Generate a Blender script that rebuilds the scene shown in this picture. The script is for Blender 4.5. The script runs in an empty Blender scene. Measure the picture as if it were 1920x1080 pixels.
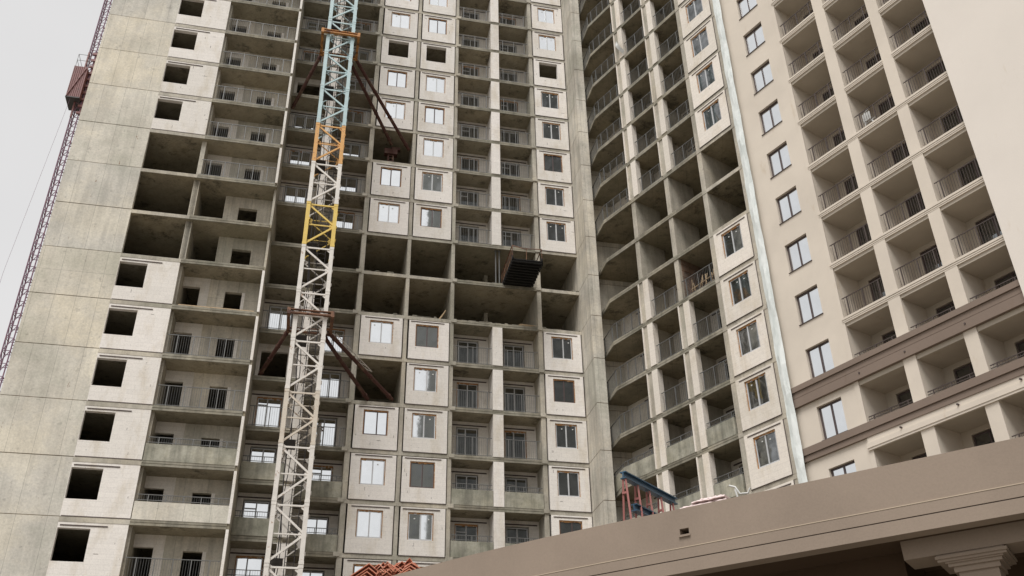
import bpy, math, random
from mathutils import Vector
random.seed(7)
S = bpy.context.scene
COL = S.collection

# ------------------------------------------------------------------ camera
EYE = 1.6
F_PX, PITCH, ROLL = 1799.92, 31.393, -1.082
cd = bpy.data.cameras.new('camera'); cam = bpy.data.objects.new('camera', cd); COL.objects.link(cam)
cd.sensor_width = 36.0; cd.lens = F_PX / 1920 * 36.0
cd.clip_start = 0.1; cd.clip_end = 3000
pt, rl = math.radians(PITCH), math.radians(ROLL)
fw = Vector((0, math.cos(pt), math.sin(pt))); r0 = Vector((1, 0, 0)); u0 = Vector((0, -math.sin(pt), math.cos(pt)))
rr = r0 * math.cos(rl) + u0 * math.sin(rl); uu = u0 * math.cos(rl) - r0 * math.sin(rl)
from mathutils import Matrix
cam.matrix_world = Matrix(((rr.x, uu.x, -fw.x, 0), (rr.y, uu.y, -fw.y, 0), (rr.z, uu.z, -fw.z, EYE), (0, 0, 0, 1)))
S.camera = cam

# ------------------------------------------------------------------ light
SUN_AZ = math.radians(250)      # direction to the sun, anticlockwise from +X (behind the camera, to its left)
SUN_EL = math.radians(60)
w = bpy.data.worlds.new('World'); S.world = w; w.use_nodes = True
nt = w.node_tree; nt.nodes.clear()
out = nt.nodes.new('ShaderNodeOutputWorld'); bg = nt.nodes.new('ShaderNodeBackground')
sky = nt.nodes.new('ShaderNodeTexSky'); sky.sky_type = 'NISHITA'; sky.sun_disc = False
sky.sun_elevation = SUN_EL; sky.sun_rotation = math.radians(90) - SUN_AZ
sky.air_density = 1.0; sky.dust_density = 4.0; sky.ozone_density = 1.0
hs = nt.nodes.new('ShaderNodeHueSaturation'); hs.inputs['Saturation'].default_value = 0.12
mx = nt.nodes.new('ShaderNodeMixRGB'); mx.inputs[0].default_value = 0.75; mx.inputs[2].default_value = (6.5, 6.42, 6.38, 1)
tcw = nt.nodes.new('ShaderNodeTexCoord'); nzw = nt.nodes.new('ShaderNodeTexNoise'); nzw.inputs['Scale'].default_value = 1.6; nzw.inputs['Detail'].default_value = 5
nt.links.new(tcw.outputs['Generated'], nzw.inputs['Vector'])
rpw = nt.nodes.new('ShaderNodeValToRGB'); rpw.color_ramp.elements[0].position = 0.3; rpw.color_ramp.elements[1].position = 0.7
rpw.color_ramp.elements[0].color = (5.9, 5.86, 5.87, 1); rpw.color_ramp.elements[1].color = (7.1, 7.0, 6.96, 1)
nt.links.new(nzw.outputs['Fac'], rpw.inputs[0]); nt.links.new(rpw.outputs[0], mx.inputs[2])
nt.links.new(sky.outputs[0], hs.inputs['Color']); nt.links.new(hs.outputs[0], mx.inputs[1])
nt.links.new(mx.outputs[0], bg.inputs[0]); bg.inputs[1].default_value = 0.092
nt.links.new(bg.outputs[0], out.inputs[0])
sd = bpy.data.lights.new('sun', 'SUN'); sd.energy = 2.1; sd.angle = math.radians(30); sd.color = (1.0, 0.98, 0.95)
sun = bpy.data.objects.new('sun', sd); COL.objects.link(sun)
sv = Vector((math.cos(SUN_AZ) * math.cos(SUN_EL), math.sin(SUN_AZ) * math.cos(SUN_EL), math.sin(SUN_EL)))
sun.rotation_euler = sv.to_track_quat('Z', 'Y').to_euler(); sun.location = sv * 150
S.view_settings.view_transform = 'Standard'; S.view_settings.look = 'None'
S.view_settings.exposure = 0.56; S.view_settings.gamma = 1.0
S.cycles.diffuse_bounces = 3; S.cycles.glossy_bounces = 3; S.cycles.max_bounces = 6

# ------------------------------------------------------------------ frames
class Frame:
    """u along the facade (left to right seen from the front), o = metres behind the facade plane, z up"""
    def __init__(s, ox, oy, phi, bend=0.0):
        s.o = Vector((ox, oy)); s.phi = phi; s.bend = bend
        s.t = Vector((math.cos(phi), math.sin(phi))); s.n = Vector((-math.sin(phi), math.cos(phi)))
    def P(s, u, o, z):
        if s.bend and u < 0: o = o + s.bend * u * u
        p = s.o + s.t * u + s.n * o
        return Vector((p.x, p.y, z))
FA = Frame(0, 53.547, math.radians(12.964))
FB = Frame(0, 60.017, math.radians(-54.21))
FC = Frame(0, 61.477, math.radians(-55.689))
FP = Frame(1.4117, 17.3035, math.radians(-33.01), 0.0147)
LDU, LDO = -0.93, -4.046          # left block front plane, in FA coordinates
L0, LB, LC = 58.468, 47.068, 41.211
H = 3.0
ST = 0.25                         # slab thickness

# ------------------------------------------------------------------ materials
def lin(r, g, b): 
    f = lambda c: (c / 255 / 12.92) if c / 255 <= 0.04045 else ((c / 255 + 0.055) / 1.055) ** 2.4
    return (f(r), f(g), f(b), 1)
def newmat(name):
    m = bpy.data.materials.new(name); m.use_nodes = True
    n = m.node_tree; b = n.nodes['Principled BSDF']; return m, n, b
def coords(n, phi, comb=True):
    geo = n.nodes.new('ShaderNodeNewGeometry')
    mp = n.nodes.new('ShaderNodeMapping'); mp.vector_type = 'POINT'; mp.inputs['Rotation'].default_value = (0, 0, -phi)
    n.links.new(geo.outputs['Position'], mp.inputs['Vector'])
    sp = n.nodes.new('ShaderNodeSeparateXYZ'); n.links.new(mp.outputs[0], sp.inputs[0])
    ad = n.nodes.new('ShaderNodeMath'); ad.operation = 'ADD'
    n.links.new(sp.outputs[0], ad.inputs[0]); n.links.new(sp.outputs[1], ad.inputs[1])
    cb = n.nodes.new('ShaderNodeCombineXYZ'); n.links.new(ad.outputs[0], cb.inputs[0]); n.links.new(sp.outputs[2], cb.inputs[1])
    return mp.outputs[0], cb.outputs[0]
def noise(n, vec, scale, detail=4, rough=0.6, sc=(1, 1, 1), loc=(0, 0, 0)):
    mp = n.nodes.new('ShaderNodeMapping'); mp.inputs['Scale'].default_value = sc; mp.inputs['Location'].default_value = loc
    n.links.new(vec, mp.inputs['Vector'])
    t = n.nodes.new('ShaderNodeTexNoise'); t.inputs['Scale'].default_value = scale; t.inputs['Detail'].default_value = detail
    t.inputs['Roughness'].default_value = rough
    n.links.new(mp.outputs[0], t.inputs['Vector']); return t.outputs['Fac']
def ramp(n, fac, stops):
    r = n.nodes.new('ShaderNodeValToRGB'); e = r.color_ramp.elements
    e[0].position, e[0].color = stops[0]; e[1].position, e[1].color = stops[-1]
    for p, c in stops[1:-1]:
        x = e.new(p); x.color = c
    n.links.new(fac, r.inputs[0]); return r.outputs[0]
def mul(n, a, b, f=1.0, mode='MULTIPLY'):
    m = n.nodes.new('ShaderNodeMixRGB'); m.blend_type = mode; m.inputs[0].default_value = f
    if hasattr(a, 'links') or a.__class__.__name__.startswith('NodeSocket'): n.links.new(a, m.inputs[1])
    else: m.inputs[1].default_value = a
    if b.__class__.__name__.startswith('NodeSocket'): n.links.new(b, m.inputs[2])
    else: m.inputs[2].default_value = b
    return m.outputs[0]
def bump(n, b, h, strength, dist=0.02):
    bp = n.nodes.new('ShaderNodeBump'); bp.inputs['Strength'].default_value = strength; bp.inputs['Distance'].default_value = dist
    n.links.new(h, bp.inputs['Height']); n.links.new(bp.outputs[0], b.inputs['Normal'])
W1 = (1, 1, 1, 1)
def g(v): return (v, v, v, 1)

def concrete(name, phi, ca, cb_, streak=0.75, joints=None, rust=False, sc=1.0):
    m, n, b = newmat(name); vec, uz = coords(n, phi)
    blot = noise(n, vec, 0.45 * sc, 6, 0.62)
    col = ramp(n, blot, [(0.32, ca), (0.68, cb_)])
    big = noise(n, vec, 0.22 * sc, 7, 0.68, (1, 1, 1.2), (7, 1, 3)); col = mul(n, col, ramp(n, big, [(0.36, (0.80, 0.82, 0.79, 1)), (0.50, (0.95, 0.95, 0.94, 1)), (0.62, (1.08, 1.06, 1.0, 1))]))
    st = noise(n, vec, 1.0, 5, 0.6, (2.6, 2.6, 0.22))
    col = mul(n, col, ramp(n, st, [(0.36, g(streak)), (0.56, W1)]))
    fi = noise(n, vec, 9, 6, 0.75)
    col = mul(n, col, ramp(n, fi, [(0.30, g(0.82)), (0.62, g(1.06))]))
    sp = noise(n, vec, 3.2, 3, 0.6, loc=(5, 2, 9))
    col = mul(n, col, ramp(n, sp, [(0.30, g(0.62)), (0.36, W1)]), 0.5)
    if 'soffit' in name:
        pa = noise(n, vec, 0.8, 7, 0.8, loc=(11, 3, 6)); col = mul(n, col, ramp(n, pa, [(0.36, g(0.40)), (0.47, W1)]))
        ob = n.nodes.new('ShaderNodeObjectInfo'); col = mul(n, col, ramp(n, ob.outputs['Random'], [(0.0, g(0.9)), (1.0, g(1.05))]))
    if joints:
        br = n.nodes.new('ShaderNodeTexBrick'); n.links.new(uz, br.inputs['Vector'])
        br.offset = 0.0; br.inputs['Scale'].default_value = 1.0
        br.inputs['Brick Width'].default_value = joints[0]; br.inputs['Row Height'].default_value = joints[1]
        br.inputs['Mortar Size'].default_value = 0.012; br.inputs['Mortar Smooth'].default_value = 0.6
        br.inputs['Color1'].default_value = W1; br.inputs['Color2'].default_value = g(0.93); br.inputs['Mortar'].default_value = g(0.4)
        col = mul(n, col, br.outputs['Color'], 0.75)
    if rust:
        ru = noise(n, vec, 2.4, 5, 0.7, (1.6, 1.6, 0.5), (3, 1, 7))
        mk = ramp(n, ru, [(0.66, g(0)), (0.74, g(1))])
        mm = n.nodes.new('ShaderNodeMixRGB'); n.links.new(mk, mm.inputs[0]); n.links.new(col, mm.inputs[1]); mm.inputs[2].default_value = (0.22, 0.13, 0.08, 1)
        col = mm.outputs[0]
    n.links.new(col, b.inputs['Base Color']); b.inputs['Roughness'].default_value = 0.9; b.inputs['Specular IOR Level'].default_value = 0.25
    bump(n, b, fi, 0.35, 0.01)
    return m
def blocks(name, phi, base, bw=0.62, rh=0.25, dark=0.66, var=0.9):
    m, n, b = newmat(name); vec, uz = coords(n, phi)
    br = n.nodes.new('ShaderNodeTexBrick'); n.links.new(uz, br.inputs['Vector'])
    br.inputs['Scale'].default_value = 1.0; br.inputs['Brick Width'].default_value = bw; br.inputs['Row Height'].default_value = rh
    br.inputs['Mortar Size'].default_value = 0.007; br.inputs['Mortar Smooth'].default_value = 0.5
    br.inputs['Color1'].default_value = W1; br.inputs['Color2'].default_value = g(var); br.inputs['Mortar'].default_value = g(dark)
    col = mul(n, base, br.outputs['Color'], 0.8)
    st = noise(n, vec, 0.8, 5, 0.65, (1.4, 1.4, 0.5)); col = mul(n, col, ramp(n, st, [(0.30, (0.86, 0.83, 0.77, 1)), (0.50, W1)]))
    fi = noise(n, vec, 14, 4, 0.7); col = mul(n, col, ramp(n, fi, [(0.25, g(0.88)), (0.6, g(1.04))]))
    sp = noise(n, vec, 5.0, 2, 0.5, loc=(2, 8, 1)); col = mul(n, col, ramp(n, sp, [(0.22, g(0.5)), (0.26, W1)]), 0.7)
    n.links.new(col, b.inputs['Base Color']); b.inputs['Roughness'].default_value = 0.95; b.inputs['Specular IOR Level'].default_value = 0.15
    oi = n.nodes.new('ShaderNodeObjectInfo'); col = mul(n, col, ramp(n, oi.outputs['Random'], [(0.0, (0.86, 0.86, 0.845, 1)), (1.0, W1)]))
    n.links.new(col, b.inputs['Base Color'])
    bump(n, b, br.outputs['Fac'], 0.25, -0.01)
    return m
def plaster(name, phi, base, stain=0.93, fine=0.96):
    m, n, b = newmat(name); vec, uz = coords(n, phi)
    a = noise(n, vec, 0.35, 6, 0.6); col = mul(n, base, ramp(n, a, [(0.35, g(stain)), (0.6, W1)]))
    c = noise(n, vec, 1.3, 4, 0.6, (1, 1, 0.35), (4, 4, 0)); col = mul(n, col, ramp(n, c, [(0.27, (0.9, 0.86, 0.80, 1)), (0.36, W1)]), 0.8)
    f = noise(n, vec, 26, 4, 0.7); col = mul(n, col, ramp(n, f, [(0.3, g(fine)), (0.6, W1)]))
    n.links.new(col, b.inputs['Base Color']); b.inputs['Roughness'].default_value = 0.92; b.inputs['Specular IOR Level'].default_value = 0.2
    bump(n, b, f, 0.3, 0.006)
    return m
def paint(name, base, rough=0.5, metal=0.0, wear=None, wsc=6, wt=(0.58, 0.68)):
    m, n, b = newmat(name); geo = n.nodes.new('ShaderNodeNewGeometry'); vec = geo.outputs['Position']
    a = noise(n, vec, 2.5, 4, 0.6); col = mul(n, base, ramp(n, a, [(0.3, g(0.86)), (0.65, W1)]))
    if wear:
        r = noise(n, vec, wsc, 5, 0.7); mk = ramp(n, r, [(wt[0], g(0)), (wt[1], g(1))])
        mm = n.nodes.new('ShaderNodeMixRGB'); n.links.new(mk, mm.inputs[0]); n.links.new(col, mm.inputs[1]); mm.inputs[2].default_value = wear
        col = mm.outputs[0]
    n.links.new(col, b.inputs['Base Color']); b.inputs['Roughness'].default_value = rough; b.inputs['Metallic'].default_value = metal
    return m
def glassmat(name, tint, refl, dirt=0.12):
    m, n, b = newmat(name); geo = n.nodes.new('ShaderNodeNewGeometry'); vec = geo.outputs['Position']
    nodes = n.nodes; nodes.remove(b)
    gl = nodes.new('ShaderNodeBsdfGlossy'); gl.inputs['Color'].default_value = tint; gl.inputs['Roughness'].default_value = 0.03
    df = nodes.new('ShaderNodeBsdfDiffuse'); df.inputs['Color'].default_value = (0.035, 0.036, 0.034, 1)
    d = noise(n, vec, 1.7, 4, 0.6)
    rm = ramp(n, d, [(0.35, g(refl)), (0.7, g(refl - dirt))])
    mxs = nodes.new('ShaderNodeMixShader'); n.links.new(rm, mxs.inputs[0]); n.links.new(df.outputs[0], mxs.inputs[1]); n.links.new(gl.outputs[0], mxs.inputs[2])
    wv = noise(n, vec, 1.1, 2, 0.5); bp = nodes.new('ShaderNodeBump'); bp.inputs['Strength'].default_value = 0.05; bp.inputs['Distance'].default_value = 0.03
    n.links.new(wv, bp.inputs['Height']); n.links.new(bp.outputs[0], gl.inputs['Normal'])
    n.links.new(mxs.outputs[0], nodes['Material Output'].inputs[0]); return m

pA, pB, pC, pP = FA.phi, FB.phi, FC.phi, FP.phi
M = {}
M['conc_left'] = concrete('shuttered concrete pale', pA, (0.58, 0.54, 0.47, 1), (0.73, 0.69, 0.61, 1), 0.88, (1.25, 30), True)
M['conc_left_b'] = concrete('shuttered concrete greyer', pA, (0.55, 0.52, 0.465, 1), (0.69, 0.655, 0.59, 1), 0.86, (1.4, 30), True)
M['conc_left_c'] = concrete('shuttered concrete yellower', pA, (0.59, 0.545, 0.46, 1), (0.73, 0.68, 0.59, 1), 0.9, (1.1, 30), False)
M['conc'] = concrete('raw concrete', pA, (0.395, 0.36, 0.30, 1), (0.56, 0.52, 0.45, 1), 0.80)
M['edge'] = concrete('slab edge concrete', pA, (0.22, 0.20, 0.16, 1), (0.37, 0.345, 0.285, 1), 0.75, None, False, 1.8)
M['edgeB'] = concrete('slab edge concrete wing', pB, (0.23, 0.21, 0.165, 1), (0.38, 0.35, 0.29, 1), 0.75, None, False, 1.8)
M['conc_wall'] = concrete('raw concrete balcony wall', pA, (0.53, 0.485, 0.415, 1), (0.73, 0.685, 0.605, 1), 0.76, (1.15, 30))
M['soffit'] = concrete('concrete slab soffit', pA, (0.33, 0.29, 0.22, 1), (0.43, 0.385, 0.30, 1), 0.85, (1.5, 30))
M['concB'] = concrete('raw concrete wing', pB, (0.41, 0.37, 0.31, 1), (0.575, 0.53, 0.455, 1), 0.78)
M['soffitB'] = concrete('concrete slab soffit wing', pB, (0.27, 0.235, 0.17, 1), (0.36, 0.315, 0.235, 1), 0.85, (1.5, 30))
M['parapet'] = concrete('cast parapet', pA, (0.27, 0.26, 0.21, 1), (0.47, 0.45, 0.38, 1), 0.66, None, False, 2.2)
M['block'] = blocks('aerated block wall', pA, (0.84, 0.795, 0.75, 1), dark=0.78, var=0.94)
M['blockB'] = blocks('aerated block wall wing', pB, (0.83, 0.765, 0.69, 1), dark=0.78, var=0.94)
M['block_in'] = blocks('aerated block balcony wall', pA, (0.80, 0.755, 0.70, 1), dark=0.74)
M['block_inB'] = blocks('aerated block balcony wall wing', pB, (0.82, 0.77, 0.70, 1), dark=0.66)
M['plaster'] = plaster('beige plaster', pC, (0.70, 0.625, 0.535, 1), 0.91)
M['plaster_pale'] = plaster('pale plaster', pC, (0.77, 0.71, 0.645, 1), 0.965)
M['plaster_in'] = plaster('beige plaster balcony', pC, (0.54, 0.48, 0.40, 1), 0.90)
M['band'] = plaster('brown plaster band', pC, (0.235, 0.182, 0.148, 1), 0.93)
M['podium'] = plaster('taupe plaster', pP, (0.295, 0.235, 0.187, 1), 0.86, 0.93)
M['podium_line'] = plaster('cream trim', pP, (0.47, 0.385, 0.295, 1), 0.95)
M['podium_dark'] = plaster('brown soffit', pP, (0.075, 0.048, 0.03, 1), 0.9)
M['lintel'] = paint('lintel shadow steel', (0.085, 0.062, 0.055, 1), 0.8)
M['seam'] = concrete('rusty joint', pA, (0.20, 0.10, 0.06, 1), (0.34, 0.28, 0.21, 1), 0.6, None, False, 4)
M['frame_w'] = paint('white window profile', (0.55, 0.56, 0.57, 1), 0.4)
M['frame_d'] = paint('brown window profile', (0.085, 0.06, 0.058, 1), 0.4)
M['foam'] = paint('orange mounting foam', (0.40, 0.20, 0.075, 1), 0.9, 0, (0.62, 0.52, 0.40, 1), 7, (0.56, 0.64))
M['glass'] = glassmat('window glass', (0.95, 0.975, 0.99, 1), 0.84, 0.05)
M['glassB'] = glassmat('window glass wing', (0.85, 0.88, 0.9, 1), 0.30, 0.22)
M['glass_c'] = glassmat('balcony door glass dark', (0.8, 0.85, 0.88, 1), 0.28, 0.12)
M['wing'] = plaster('unseen wing dark grey', pC, (0.20, 0.205, 0.195, 1), 0.9)  # for the unseen wing, dark so that its mirror image is dark
M['unseen_wing_window'] = paint('unseen wing dull window', (0.13, 0.135, 0.13, 1), 0.5)
M['glass_dim_refl'] = glassmat('balcony door glass', (0.85, 0.88, 0.92, 1), 0.34, 0.16)  # also stands in for the dark reflection in the third window column
M['rail'] = paint('galvanised railing', (0.15, 0.15, 0.145, 1), 0.55, 0.2)
M['rail_d'] = paint('brown railing', (0.075, 0.055, 0.048, 1), 0.5)
M['insul'] = None
M['cr_white'] = paint('white crane paint', (0.72, 0.68, 0.63, 1), 0.55, 0, (0.33, 0.19, 0.11, 1), 4, (0.61, 0.68))
M['cr_cream'] = paint('cream rusty crane paint', (0.62, 0.55, 0.46, 1), 0.6, 0, (0.33, 0.18, 0.09, 1), 4, (0.60, 0.68))
M['cr_blue'] = paint('pale blue crane paint', (0.42, 0.55, 0.57, 1), 0.5, 0, (0.30, 0.22, 0.18, 1), 6, (0.60, 0.67))
M['cr_orange'] = paint('orange crane paint', (0.64, 0.33, 0.08, 1), 0.5, 0, (0.25, 0.10, 0.04, 1), 6, (0.57, 0.64))
M['cr_yellow'] = paint('yellow crane paint', (0.72, 0.51, 0.11, 1), 0.5, 0, (0.45, 0.36, 0.25, 1), 4, (0.62, 0.7))
M['rust'] = paint('rusty strut steel', (0.075, 0.026, 0.018, 1), 0.75, 0.1, (0.15, 0.10, 0.06, 1), 2.2, (0.54, 0.68))
M['rust_y'] = paint('rusty orange collar steel', (0.46, 0.21, 0.06, 1), 0.7, 0.1, (0.10, 0.04, 0.02, 1), 3, (0.5, 0.6))
M['rust_b'] = paint('rusty brown collar steel', (0.20, 0.095, 0.05, 1), 0.7, 0.1, (0.07, 0.03, 0.02, 1), 3, (0.5, 0.6))
M['steel_d'] = paint('dark steel', (0.05, 0.045, 0.045, 1), 0.6, 0.3)
M['hoist'] = paint('maroon hoist paint', (0.22, 0.09, 0.085, 1), 0.6, 0, (0.09, 0.06, 0.05, 1), 4)
M['hoist_p'] = paint('purple hoist mast paint', (0.19, 0.10, 0.15, 1), 0.6, 0, (0.30, 0.12, 0.10, 1), 4)
M['blue'] = paint('blue steel paint', (0.028, 0.085, 0.15, 1), 0.45)
M['red'] = paint('faded red steel paint', (0.36, 0.13, 0.115, 1), 0.6, 0, (0.22, 0.12, 0.09, 1), 5)
M['tile'] = paint('terracotta', (0.58, 0.235, 0.15, 1), 0.85, 0, (0.68, 0.36, 0.26, 1), 5, (0.5, 0.65))
M['wood'] = paint('raw timber', (0.50, 0.37, 0.23, 1), 0.85, 0, (0.2, 0.15, 0.1, 1), 4)
M['sack'] = paint('pale pink film', (0.70, 0.57, 0.55, 1), 0.6)
M['film'] = paint('milky polythene film', (0.60, 0.60, 0.58, 1), 0.35)
M['pipe'] = paint('white plastic pipe', (0.6, 0.6, 0.58, 1), 0.4)
M['black'] = paint('flat black and painted void', (0.012, 0.011, 0.010, 1), 0.95)
M['ground'] = concrete('site ground', 0, (0.22, 0.20, 0.17, 1), (0.32, 0.29, 0.25, 1), 0.9)
m, n, b = newmat('pale insulation foil'); vec, uz = coords(n, pB)
wv = noise(n, vec, 1.2, 5, 0.6, (3, 3, 0.8)); col = ramp(n, wv, [(0.33, (0.64, 0.685, 0.665, 1)), (0.62, (0.81, 0.84, 0.82, 1))])
n.links.new(col, b.inputs['Base Color']); b.inputs['Roughness'].default_value = 0.35; bump(n, b, wv, 0.7, 0.08); M['insul'] = m

# ------------------------------------------------------------------ mesh helpers
class MB:
    def __init__(s): s.v = []; s.f = []; s.mi = []; s.cur = 0
    def quad(s, a, b_, c, d):
        i = len(s.v); s.v += [a, b_, c, d]; s.f.append((i, i + 1, i + 2, i + 3)); s.mi.append(s.cur)
    def hexa(s, p):      # p: 8 corners, bottom 4 then top 4 in order
        i = len(s.v); s.v += p
        for q in ((0, 3, 2, 1), (4, 5, 6, 7), (0, 1, 5, 4), (1, 2, 6, 5), (2, 3, 7, 6), (3, 0, 4, 7)):
            s.f.append(tuple(i + k for k in q)); s.mi.append(s.cur)
    def box(s, F, u0, u1, o0, o1, z0, z1):
        s.hexa([F.P(u0, o0, z0), F.P(u1, o0, z0), F.P(u1, o1, z0), F.P(u0, o1, z0),
                F.P(u0, o0, z1), F.P(u1, o0, z1), F.P(u1, o1, z1), F.P(u0, o1, z1)])
    def prism(s, pts, z0, z1, topo=None):
        i = len(s.v); k = len(pts)
        s.v += [Vector((p[0], p[1], z0)) for p in pts] + [Vector((p[0], p[1], z1)) for p in pts]
        s.f.append(tuple(i + q for q in range(k))[::-1]); s.mi.append(s.cur); s.f.append(tuple(i + k + q for q in range(k))); s.mi.append(s.cur)
        for q in range(k):
            r = (q + 1) % k; s.f.append((i + q, i + r, i + k + r, i + k + q)); s.mi.append(s.cur)
    def bar(s, a, b_, w_=0.05, h=None, up=None):
        h = h or w_; d = (b_ - a).normalized(); up = up or (Vector((0, 0, 1)) if abs(d.z) < 0.95 else Vector((1, 0, 0)))
        x = d.cross(up).normalized() * w_ / 2; y = d.cross(x).normalized() * h / 2
        s.hexa([a - x - y, a + x - y, a + x + y, a - x + y, b_ - x - y, b_ + x - y, b_ + x + y, b_ - x + y])
    def tube(s, pts, r, k=8):
        rings = []
        for j, p in enumerate(pts):
            d = (pts[min(j + 1, len(pts) - 1)] - pts[max(j - 1, 0)]).normalized()
            up = Vector((0, 0, 1)) if abs(d.z) < 0.95 else Vector((1, 0, 0))
            x = d.cross(up).normalized(); y = d.cross(x).normalized(); i = len(s.v)
            s.v += [p + (x * math.cos(t) + y * math.sin(t)) * r for t in [2 * math.pi * q / k for q in range(k)]]; rings.append(i)
        for a, c in zip(rings, rings[1:]):
            for q in range(k):
                s.f.append((a + q, a + (q + 1) % k, c + (q + 1) % k, c + q)); s.mi.append(s.cur)
        for i, rv in ((rings[0], True), (rings[-1], False)):
            f = tuple(i + q for q in range(k)); s.f.append(f[::-1] if rv else f); s.mi.append(s.cur)
    def build(s, name, mat, parent=None):
        base = Vector((0, 0, 0)); p = parent
        while p is not None: base += p.location; p = p.parent
        me = bpy.data.meshes.new(name); me.from_pydata([v - base for v in s.v], [], s.f)
        mats = mat if isinstance(mat, (list, tuple)) else [mat]
        for mm in mats: me.materials.append(mm)
        if len(mats) > 1: me.polygons.foreach_set('material_index', s.mi)
        me.update()
        o = bpy.data.objects.new(name, me); COL.objects.link(o)
        if parent is not None: o.parent = parent
        return o
def thing(name, label, cat, loc, group=None):
    o = bpy.data.objects.new(name, None); COL.objects.link(o); o.location = loc; o.empty_display_size = 0.5
    o['label'] = label; o['category'] = cat
    if group: o['group'] = group
    return o
def tag(o, label, cat, group=None):
    o['label'] = label; o['category'] = cat
    if group: o['group'] = group
    return o

# ------------------------------------------------------------------ ground
gm = MB(); gm.quad(Vector((-900, -900, 0)), Vector((900, -900, 0)), Vector((900, 900, 0)), Vector((-900, 900, 0)))
go = gm.build('ground', M['ground']); go['kind'] = 'structure'

# ------------------------------------------------------------------ generic building parts
def opening_panel(F, u0, u1, o0, o1, z0, z1, holes):
    """wall slab with rectangular holes (hu0,hu1,hz0,hz1), butt-jointed pieces"""
    mb = MB(); cur = u0
    for (a, c, d, e) in sorted(holes):
        if a > cur: mb.box(F, cur, a, o0, o1, z0, z1)
        if d > z0: mb.box(F, a, c, o0, o1, z0, d)
        if e < z1: mb.box(F, a, c, o0, o1, e, z1)
        cur = c
    if cur < u1: mb.box(F, cur, u1, o0, o1, z0, z1)
    return mb
def window(F, parent, u0, u1, z0, z1, o, fm, gm_, foam=True, fw_=0.06, split=0.5, tilt=0.0, name='window', transom=None):
    f = MB(); d = 0.07
    f.box(F, u0, u1, o, o + d, z0, z0 + fw_); f.box(F, u0, u1, o, o + d, z1 - fw_, z1)
    f.box(F, u0, u0 + fw_, o, o + d, z0 + fw_, z1 - fw_); f.box(F, u1 - fw_, u1, o, o + d, z0 + fw_, z1 - fw_)
    um = u0 + (u1 - u0) * split
    f.box(F, um - fw_ * .6, um + fw_ * .6, o - 0.004, o + d, z0 + fw_, z1 - fw_)
    if transom:
        f.box(F, u0 + fw_, um - fw_ * .6, o + 0.003, o + d, transom, transom + fw_)
    wo = f.build(name, M[fm], parent)
    for (a, c) in ((u0 + fw_, um - fw_ * .6), (um + fw_ * .6, u1 - fw_)):
        p = MB(); t1, t2 = random.uniform(-.006, .006), random.uniform(-.006, .006)
        zA, zB = z0 + fw_, z1 - fw_
        p.quad(F.P(a, o + .035 + t1, zA), F.P(c, o + .035 - t1, zA), F.P(c, o + .035 - t1 + t2, zB), F.P(a, o + .035 + t1 + t2, zB))
        p.build('pane', M[gm_], wo)
    if name == 'window' and fm == 'frame_w':
        for (a, c) in ((u0 + fw_, um - fw_ * .6), (um + fw_ * .6, u1 - fw_)):
            if random.random() < .75:
                p = MB(); us_ = a + (c - a) * random.uniform(.25, .7); zs_ = z1 - .28 - random.uniform(0, .08); p.quad(F.P(us_, o + .02, zs_), F.P(us_ + .09, o + .02, zs_), F.P(us_ + .09, o + .02, zs_ + .07), F.P(us_, o + .02, zs_ + .07)); p.build('sticker', M['film'], wo)
    if foam:
        q = MB(); nseg = 9
        for k in range(nseg):      # ragged foam along the head
            a = u0 - .03 + (u1 - u0 + .06) * k / nseg; c = u0 - .03 + (u1 - u0 + .06) * (k + 1) / nseg
            q.box(F, a, c, o - .02, o + .05, z1 - random.uniform(.01, .07), z1 + .10)
        for k in range(nseg):
            za = z0 + (z1 - z0) * k / nseg; zb = z0 + (z1 - z0) * (k + 1) / nseg
            q.box(F, u0 - random.uniform(.015, .06), u0 + .004, o - .02, o + .05, za, zb)
            q.box(F, u1 - .004, u1 + random.uniform(.015, .06), o - .02, o + .05, za, zb)
        q.build('foam_seal', M['foam'], wo)
    return wo
def dashes(F, parent, u0, u1, z0, z1, o, hole, n_):
    for _ in range(n_):
        for t_ in range(20):
            u = random.uniform(u0 + .1, u1 - .1); z = z0 + .25 * round(random.uniform(.2, z1 - z0 - .4) / .25) + random.uniform(0, .04)
            if not (hole[0] - .12 < u < hole[1] + .12 and hole[2] - .3 < z < hole[3] + .25): break
        else: continue
        mb = MB(); h = random.choice((.09, .14, .2)); w_ = random.uniform(.012, .022)
        if random.random() < .25: h, w_ = .02, random.uniform(.15, .3)
        mb.quad(F.P(u, o, z), F.P(u + w_, o, z), F.P(u + w_ * random.uniform(.6, 1.2), o, z + h), F.P(u - .004, o, z + h)); mb.build('open_joint', M['lintel'], parent)
def railing(F, parent, u0, u1, o, z0, z1, mat, name='balcony_railing', step=0.12, posts=3, bw=0.0105):
    r = MB()
    r.box(F, u0, u1, o - .02, o + .02, z1 - .035, z1); r.box(F, u0, u1, o - .015, o + .015, z0 + .06, z0 + .09)
    k = int((u1 - u0) / step)
    for i in range(1, k):
        u = u0 + (u1 - u0) * i / k; r.box(F, u - bw / 2, u + bw / 2, o - bw / 2, o + bw / 2, z0 + .09, z1 - .035)
    for i in range(posts):
        u = u0 + (u1 - u0) * (.12 + .76 * i / max(1, posts - 1)); r.box(F, u - .022, u + .022, o - .022, o + .022, z0, z1 - .035)
    return r.build(name, M[mat], parent)
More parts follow.
